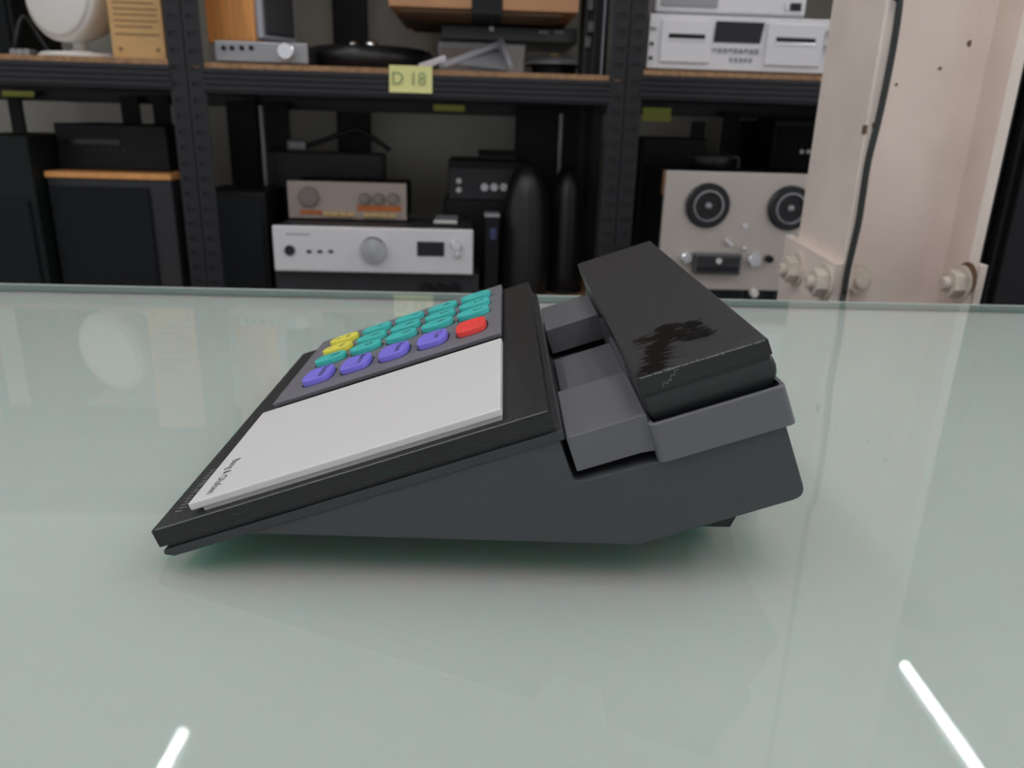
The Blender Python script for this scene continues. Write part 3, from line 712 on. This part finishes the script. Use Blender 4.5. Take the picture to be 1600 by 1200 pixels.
put('display', MB().prism([(b_ + .006, H_ * .52), (a2 - .012, H_ * .52), (a2 - .007, H_ * .90), (b_ + .008, H_ * .90)], -.002, .0, 'y'), 'screen', t)
for k in range(9):
    x = b_ + .010 + k * (a2 - b_ - .026) / 8
    put('button', MB().box(x - .0035, x + .0035, -.004, 0, H_ * (.33 if k % 3 else .36), H_ * .42), 'silver_dk', t, .001)
for k in range(5):
    x = b_ + .045 + k * .010; put('button', MB().box(x - .003, x + .003, -.003, 0, H_ * .17, H_ * .25), 'silver_dk', t, .001)
for k, zz in enumerate((.73, .45, .19)):
    put('push_key', MB().box(.004, .014 - .003 * (k > 0), -.005, 0, H_ * zz - .003, H_ * zz + .003), 'dgrey' if k else 'silver_dk', t, .001)
for zz in (.75, .5): put('knob', MB().cyl((b2 + .014, 0, H_ * zz), .006, 0, .012, 'y', 16), 'silver_dk', t)
u1, u2 = span(1024, 1262, 10, .03); zz = zat(1140, 18, .03) + .012
t = st('silver_tuner', 'silver component with a small square display on top of the cassette deck', 'tuner', u1, .035, ZB['R'] + .003 + H_ + .004)
u0t = u1; zb = ZB['R'] + .003 + H_ + .004
bx('case', u2 - u1, .24, .10, 'silver', t, .006)
bx('rubber_foot', .03, .03, .004, 'black', t, .001, .02, .02, -.004); bx('rubber_foot', .03, .03, .004, 'black', t, .001, u2 - u1 - .05, .02, -.004)
bx('front_strip', (u2 - u1) * .37, .003, .06, 'silver_dk', t, .001, .012, -.003, .012)
a, z = SH.at(1247, 10, .03); bx('display', .022, .003, .014, 'screen', t, .001, a - u1 - .014, -.003, .012)
bx('button', .006, .004, .014, 'silver_hi', t, .001, a - u1 - .024, -.004, .012)

# ---------------- lower left shelf
LZ = ZB['low']
u0, u1 = SH.at(-80, 330, .03)[0], SH.at(84, 350, .10)[0] - .006
t = st('large_speaker', 'large black speaker at the left end of the lower shelf', 'speaker', u0, .06, LZ); h_ = zat(40, 213, .06) - LZ
bx('cabinet', u1 - u0, .30, h_, 'blackteal', t, .003); bx('grille', u1 - u0 - .03, .008, h_ * .6, 'cloth', t, .003, .015, -.008, h_ * .02)
u0, u1 = span(84, 275, 350, .10); h_ = zat(180, 270, .10) - LZ
t = st('wood_topped_speaker', 'dark speaker with an orange wooden top beside the left uprights', 'speaker', u0, .10, LZ)
bx('cabinet', u1 - u0, .28, h_ - .014, 'dgrey', t, .003); bx('grille', (u1 - u0) * .80, .008, h_ - .04, 'cloth', t, .003, .004, -.008, .01)
bx('wooden_top', u1 - u0 + .004, .29, .013, 'wood', t, .002, -.002, -.004, h_ - .013)
bz = LZ + h_; u0, u1 = span(88, 262, 230, .16); h2 = zat(180, 195, .16) - bz
t = st('black_receiver', 'black receiver lying on the wood topped speaker', 'receiver', u0, .16, bz + .001)
bx('case', u1 - u0, .22, h2, 'black', t, .003); bx('display', (u1 - u0) * .5, .002, .012, 'screen', t, .0005, .02, -.002, h2 * .55)
for k in range(6): bx('button', .010, .003, .004, 'dgrey', t, .0005, .06 + k * .016, -.003, h2 * .42)

u0, u1 = span(322, 424, 440, .10); h_ = zat(370, 300, .10) - LZ
t = st('dark_filler_box', 'black filler box in the shaded space between the left uprights and the wide silver amplifier', 'speaker', u0, .10, LZ)  # box added to keep the shaded shelf board here dark
bx('cabinet', u1 - u0, .18, h_, 'black', t, .004); bx('grille', u1 - u0 - .016, .006, h_ - .016, 'cloth', t, .003, .008, -.006, .008)
u0, u1 = span(522, 573, 100, .485)
t = st('black_wall_panel', 'black upright board standing behind the shelves in the middle bay', 'panel', u0, .515, FLOOR)
bx('board', u1 - u0, .02, 1.75, 'black', t, .002); bx('edge_strip', .004, .024, 1.75, 'dgrey', t, .001, -.0045, -.002)
def board(px0, px1, py, d, label, m='black'):
    u0, u1 = span(px0, px1, py, d); z1 = zat((px0 + px1) / 2, py, d)
    t = st('black_board', label, 'panel', u0, d, LZ)
    bx('board', u1 - u0, .012, z1 - LZ, m, t, .001); bx('foot_rail', u1 - u0 - .002, .02, .012, m, t, .001, .001, -.020, .0005)
board(352, 398, 158, .455, 'narrow black board behind the pale rod, near the left upright of the middle bay')
board(414, 449, 160, .455, 'narrow black board behind the dark cabinet with the grey plug')
board(806, 905, 168, .455, 'wide black board standing behind the two black vase speakers')
board(186, 214, 150, .455, 'narrow black board behind the black receiver on the left shelf')
board(236, 262, 150, .455, 'narrow black board beside the left double upright')
board(10, 30, 152, .455, 'thin black board behind the large speaker at the far left')
board(1082, 1103, 190, .455, 'thin black board behind the left edge of the dark bowl')
board(1158, 1290, 190, .485, 'wide black board behind the tall speaker with silver dots')
# ---------------- lower middle shelf
u0, u1 = span(428, 748, 440, .03)
t = st('black_power_amp', 'black component beneath the wide silver amplifier', 'amplifier', u0, .045, LZ)
hb = zat(580, 425, .03) - LZ
bx('case', u1 - u0, .18, hb - .004, 'dgrey', t, .003)
for k in range(3): put('knob', MB().cyl(((u1 - u0) * (.74 + .07 * k), 0, hb * .5), .014, 0, .012, 'y', 20), 'black', t)
zb = LZ + hb
u0, u1 = span(427, 739, 390, .02); w_ = u1 - u0; za = zat(580, 355, .02); h_ = za - zb
t = st('silver_amplifier', 'wide silver amplifier with a large centre knob and black display', 'amplifier', u0, .02, zb)
bx('case', w_ - .006, .195, h_ - .003, 'dgrey', t, .003, .003, .012, 0)
bx('front_plate', w_, .012, h_ - .001, 'silver', t, .003)
def q(px, py, d=.02): u, z = SH.at(px, py, d); return u - u0, z - zb
x, z = q(584, 390); put('volume_knob', MB().lathe([(.0285, 0), (.0285, .012), (.026, .016), (0, .0165)], (0, 0, 0), 'y', 36, False), 'spun', t).location = (x, 0, z)
x, z = q(673, 389); put('display', MB().box(x - .029, x + .029, -.002, 0, z - .0155, z + .0155), 'screen', t, .0008)
for (px, py, r_) in ((713, 383, .0125), (714, 397, .008)):
    x, z = q(px, py); put('knob', MB().cyl((x, 0, z), r_, 0, .009, 'y', 20, .002), 'silver_hi', t)
x, z = q(453, 391); put('headphone_jack', MB().lathe([(.011, 0), (.011, .004), (.0065, .004), (.0065, .001), (0, .001)], (x, 0, z), 'y', 20, False), 'dgrey', t)
for px in (483, 500, 517):
    x, z = q(px, 393); put('socket', MB().box(x - .005, x + .005, -.002, 0, z - .003, z + .003), 'black', t, .0005)
x, z = q(462, 366); put('faint_print', MB().box(x - .02, x + .03, -.0004, 0, z - .0015, z + .0015), 'silver_dk', t)
# beige preamp on the silver amplifier
ztop = za
us_, ds_ = SH.onz(545, 343, ztop)
dB = max(.05, min(.20, ds_))
u0, u1 = span(450, 635, 315, dB); w_ = u1 - u0; h_ = zat(545, 284, dB) - ztop
zb = ztop
t = st('beige_preamp', 'beige preamplifier with orange markings on top of the silver amplifier', 'amplifier', u0, dB, ztop)
bx('case', w_ - .006, .16, h_ - .004, 'black', t, .002, .003, .006, .001)
bx('front_plate', w_, .006, h_ - .002, 'beige', t, .001, 0, 0, .001)
def q(px, py): u, z = SH.at(px, py, dB); return u - u0, z - zb
x, z = q(483, 307); put('selector_knob', MB().cyl((x, 0, z), .0215, 0, .012, 'y', 32, .002), 'beige_kn', t)
for px in (570, 592, 615):
    x, z = q(px, 310); put('knob', MB().cyl((x, 0, z), .0125, 0, .012, 'y', 24, .002), 'beige_kn', t)
a, z = q(558, 325); b_, _ = q(627, 327); put('orange_band', MB().box(a, b_, -.002, 0, z - .0065, z + .0065), 'orange', t, .0005)
a, z = q(469, 331); b_, _ = q(503, 331); put('orange_band', MB().box(a, b_, -.002, 0, z - .0045, z + .0045), 'orange', t, .0005)
a, z = q(505, 334); b_, _ = q(555, 335)
for k in range(4): put('push_button', MB().box(a + (b_ - a) * k / 4 + .001, a + (b_ - a) * (k + 1) / 4 - .001, -.006, 0, z - .0045, z + .0045), 'gold', t, .0008)
a, z = q(568, 336); b_, _ = q(619, 337)
for k in range(4): put('push_button', MB().box(a + (b_ - a) * k / 4 + .001, a + (b_ - a) * (k + 1) / 4 - .001, -.006, 0, z - .004, z + .004), 'gold', t, .0008)
# remote on the amplifier
us_, ds_ = SH.onz(696, 350, za)
t = st('remote_control', 'small silver remote control lying on the wide silver amplifier', 'remote', us_, ds_, za)
bx('body', .052, .10, .008, 'grey_metal', t, .003, -.026, 0, .0005)
bx('end_cap', .052, .006, .008, 'white', t, .002, -.026, -.006, .0005)
# dark crate behind
u0, u1 = span(408, 600, 270, .37); h_ = zat(510, 238, .37) - LZ
t = st('dark_cabinet', 'dark grey cabinet behind the beige preamplifier', 'cabinet', u0, .37, LZ); bx('case', u1 - u0, .055, h_, 'dgrey', t, .003); bx('front_panel', u1 - u0 - .01, .004, h_ - .01, 'dgrey', t, .001, .005, -.004, .005)
zc = LZ + h_; u, z = SH.at(465, 228, .40)
t = st('power_plug', 'grey plug with a dark cord on top of the dark cabinet', 'plug', u, .397, zc)
bx('plug', .048, .03, .026, 'silver_dk', t, .006, -.024, -.015, .001)
pp = [SH.at(px, py, .397) for px, py in ((480, 228), (505, 220), (535, 208), (560, 203), (580, 214), (610, 235))]
put('cord', MB().tube(smooth_path([(a - u, 0, max(b_ - zc, .006)) for a, b_ in pp]), .006), 'cable', t)
# back stack with knobs
u0, u1 = span(700, 812, 330, .24); h0 = zat(750, 313, .24) - LZ
t = st('black_tape_unit', 'black unit under the small knobbed amplifier behind the tall black vases', 'equipment', u0 - .01, .235, LZ); bx('case', u1 - u0, .24, h0, 'black', t, .003); bx('front_panel', u1 - u0 - .01, .004, h0 - .01, 'black', t, .001, .005, -.004, .005)
zb = LZ + h0; h_ = zat(750, 252, .24) - zb
t = st('knobbed_amplifier', 'small dark amplifier with two light knobs and a row of sockets on the back stack', 'amplifier', u0, .24, zb + .001)
bx('case', u1 - u0, .2, h_, 'black', t, .002, 0, .004, 0); bx('front_plate', u1 - u0 - .004, .005, h_ * .80, 'dgrey', t, .001, .002, -.001, .001)
def q(px, py): u, z = SH.at(px, py, .24); return u - u0, z - zb
for py in (283, 297):
    x, z = q(717, py); put('knob', MB().cyl((x, -.001, z), .0065, 0, .01, 'y', 14), 'white', t)
for px in (757, 772, 787):
    x, z = q(px, 293); put('socket', MB().lathe([(.009, 0), (.009, .004), (.005, .004), (.005, .001), (0, .001)], (x, -.001, z), 'y', 16, False), 'silver', t)
u0_, u1_ = span(748, 808, 243, .26)
t = st('flat_black_box', 'flat black box on top of the small knobbed amplifier', 'box', u0_, .26, zb + .002 + h_); bx('case', u1_ - u0_, .12, .014, 'black', t, .002); bx('lid', u1_ - u0_ + .004, .124, .005, 'black', t, .001, -.002, -.002, .0145)
# small dark unit with a grey lid between amplifier and vases
u0, u1 = span(757, 779, 380, .10); h_ = zat(760, 338, .06) - LZ
t = st('grey_lidded_unit', 'narrow dark unit with a grey lid beside the wide silver amplifier', 'equipment', u0, .10, LZ)
bx('case', u1 - u0, .05, h_ - .006, 'black', t, .002); bx('lid', u1 - u0 + .002, .055, .006, 'grey_metal', t, .001, -.001, -.003, h_ - .006)
put('label_patch', MB().box(.012, .026, -.0006, 0, h_ - .055, h_ - .03), 'greenish', t)
# tall black vase-shaped speakers
def vase(pxc, pyt, d, label, sc):
    u, zt_ = SH.at(pxc, pyt, d); H = zt_ - LZ
    t = st('vase_speaker', label, 'speaker', u, d, LZ, 0, 'tall black vase speakers')
    prof = [(0, 0), (.054, 0), (.058, .01), (.061, .05), (.061, .10)]
    for k in range(1, 17):
        s_ = k / 16; z = .10 + (H - .10) * s_; prof.append((.061 * max(0, (1 - s_ ** 3.2)) ** .62 if k < 16 else 0, z))
    put('body', MB().lathe([(r * sc, z) for r, z in prof], (0, 0, 0), 'z', 40), 'gloss', t)
    put('base_ring', MB().lathe([(.05 * sc, 0), (.064 * sc, 0), (.064 * sc, .008), (.058 * sc, .010)], (0, 0, 0), 'z', 36), 'black', t)
vase(824, 249, .15, 'tall black vase-shaped speaker beside the silver amplifier, left of two', .93)
vase(887, 256, .25, 'tall black vase-shaped speaker near the slotted upright, right of two', .76)
for (px, py0, d, label) in ((877, 178, .38, 'thin metal rod standing behind the black vase speakers'), (407, 165, .33, 'thin pale rod standing beside the dark cabinet')):
    u, z = SH.at(px, py0, d)
    t = st('metal_rod', label, 'rod', u, d, LZ)
    put('rod', MB().cyl((0, 0, 0), .0055, 0, z - LZ, 'z', 12), 'silver_dk', t); put('foot', MB().cyl((0, 0, 0), .018, 0, .006, 'z', 16), 'black', t)

# ---------------- lower right shelf
u0 = SH.at(1036, 330, .02)[0]; W_ = .40; zt = zat(1100, 268, .02); H_ = zt - LZ
t = st('reel_tape_recorder', 'brushed steel reel-to-reel tape recorder partly behind the cream column', 'tape recorder', u0, .02, LZ)
bx('case', W_, .20, H_, 'black', t, .002, 0, .012, 0)
bx('side_trim', .005, .012, .05, 'wood_dk', t, .001, -.005, .002, H_ - .05)
bx('front_plate', W_, .012, H_ - .055, 'steel', t, .0015, 0, 0, .055)
bx('lower_panel', W_, .010, .054, 'black', t, .001, 0, .002, 0)
def q(px, py): u, z = SH.at(px, py, .02); return u - u0, z - LZ
for (px, py) in ((1105, 321), (1233, 325)):
    x, z = q(px, py)
    hb_ = put('reel_hub', MB().lathe([(0, 0), (.047, 0), (.047, .008), (.044, .011), (.031, .011), (.031, .006), (0, .006)], (x, 0, z), 'y', 44, False), 'gloss', t)
    put('hub_ring', MB().lathe([(.0325, .006), (.0325, .014), (.0295, .0145), (.0295, .006)], (x, 0, z), 'y', 40, False), 'silver_dk', hb_)
    put('spindle', MB().lathe([(.007, .006), (.007, .013), (.004, .018), (0, .019)], (x, 0, z), 'y', 20), 'silver_dk', hb_)
x, z = q(1164, 353); put('screw_head', MB().cyl((x, 0, z), .006, 0, .003, 'y', 14), 'silver', t)
x0, z1 = q(1083, 394); x1, z0 = q(1152, 428)
hc = put('head_cover', MB().box(x0, x1, -.020, 0, z0, z1), 'frame_dk', t, .003)
put('cover_window', MB().box(x0 + .006, x1 - .006, -.0215, -.019, z0 + .007, z0 + .020), 'screen', hc, .0005)
put('name_strip', MB().box(x0 + .006, x1 - .006, -.0215, -.019, z0 + .022, z1 - .006), 'dgrey', hc, .0005)
put('roller', MB().cyl(((x0 + x1) / 2, -.0215, z1 - .014), .006, 0, .004, 'y', 14), 'silver', hc)
for (px, py, r_, m) in ((1071, 402, .012, 'silver_hi'), (1177, 405, .0155, 'silver_hi'), (1161, 387, .005, 'silver_hi'), (1176, 457, .009, 'white'), (1200, 404, .008, 'black')):
    x, z = q(px, py); put('knob', MB().cyl((x, 0, z), r_, 0, .016, 'y', 20, .002), m, t)
x, z = q(1137, 378); put('lever', MB().bar((x - .008, -.008, z + .006), (x + .008, -.008, z - .006), .007, .007, (0, 1, 0)), 'silver', t, .001)
for px in (1160, 1190, 1210):
    x, z = q(px, 452); put('divider', MB().box(x - .002, x + .002, -.003, .002, .004, .052), 'dgrey', t, .0005)
u, d = SH.at(1110, 250, .12)[0], .12
t = st('dark_bowl', 'dark round lidded bowl on top of the tape recorder', 'bowl', u, d, zt)
put('bowl', MB().lathe([(0, 0), (.038, 0), (.046, .008), (.048, .024), (.044, .032), (0, .034)], (0, 0, 0), 'z', 36), 'gloss', t)
put('rim', MB().lathe([(.048, .022), (.050, .025), (.048, .028), (.046, .026)], (0, 0, 0), 'z', 36), 'dgrey', t)
put('handle', MB().tube(smooth_path([(.046, 0, .026), (.060, 0, .026), (.064, 0, .012), (.062, 0, .002)]), .004), 'dgrey', t)
u0, u1 = span(1206, 1330, 230, .30); h_ = zat(1230, 184, .30) - LZ
t = st('tower_speaker', 'tall black speaker with two small silver dots behind the tape recorder', 'speaker', u0, .30, LZ)
bx('cabinet', u1 - u0, .14, h_, 'black', t, .008); bx('grille', u1 - u0 - .016, .006, h_ - .03, 'cloth', t, .003, .008, -.006, .01)
for px in (1252, 1262):
    x, z = SH.at(px, 237, .295); put('stud', MB().cyl((x - u0, -.006, z - LZ), .005, 0, .004, 'y', 12), 'silver', t)
u0, u1 = span(1003, 1102, 240, .34); h_ = zat(1040, 214, .34) - LZ
t = st('black_box_unit', 'black boxy unit behind the left side of the tape recorder', 'equipment', u0, .34, LZ); bx('case', u1 - u0, .08, h_, 'black', t, .003); bx('front_panel', u1 - u0 - .01, .004, h_ - .01, 'black', t, .001, .005, -.004, .005)
u0, u1 = span(1126, 1150, 230, .46); h_ = zat(1138, 175, .46) - LZ
t = st('black_upright_panel', 'narrow black panel standing behind the dark bowl', 'panel', u0, .455, LZ); bx('board', u1 - u0, .012, h_, 'black', t, .001); bx('base', u1 - u0 + .02, .03, .01, 'black', t, .001, -.01, -.009, 0)

# dark cabinet to the right of the column
t = st('black_cabinet', 'tall black cabinet beyond the cream column at the right edge', 'cabinet', 1.03, -.02, FLOOR)
bx('body', .9, .5, 1.95, 'black', t, .004); bx('door', .43, .018, 1.85, 'black', t, .003, .01, -.019, .05); bx('door', .44, .018, 1.85, 'black', t, .003, .45, -.019, .05)
for x in (.42, .47): put('handle', MB().box(x, x + .012, -.04, -.019, .9, 1.05), 'dgrey', t, .002)
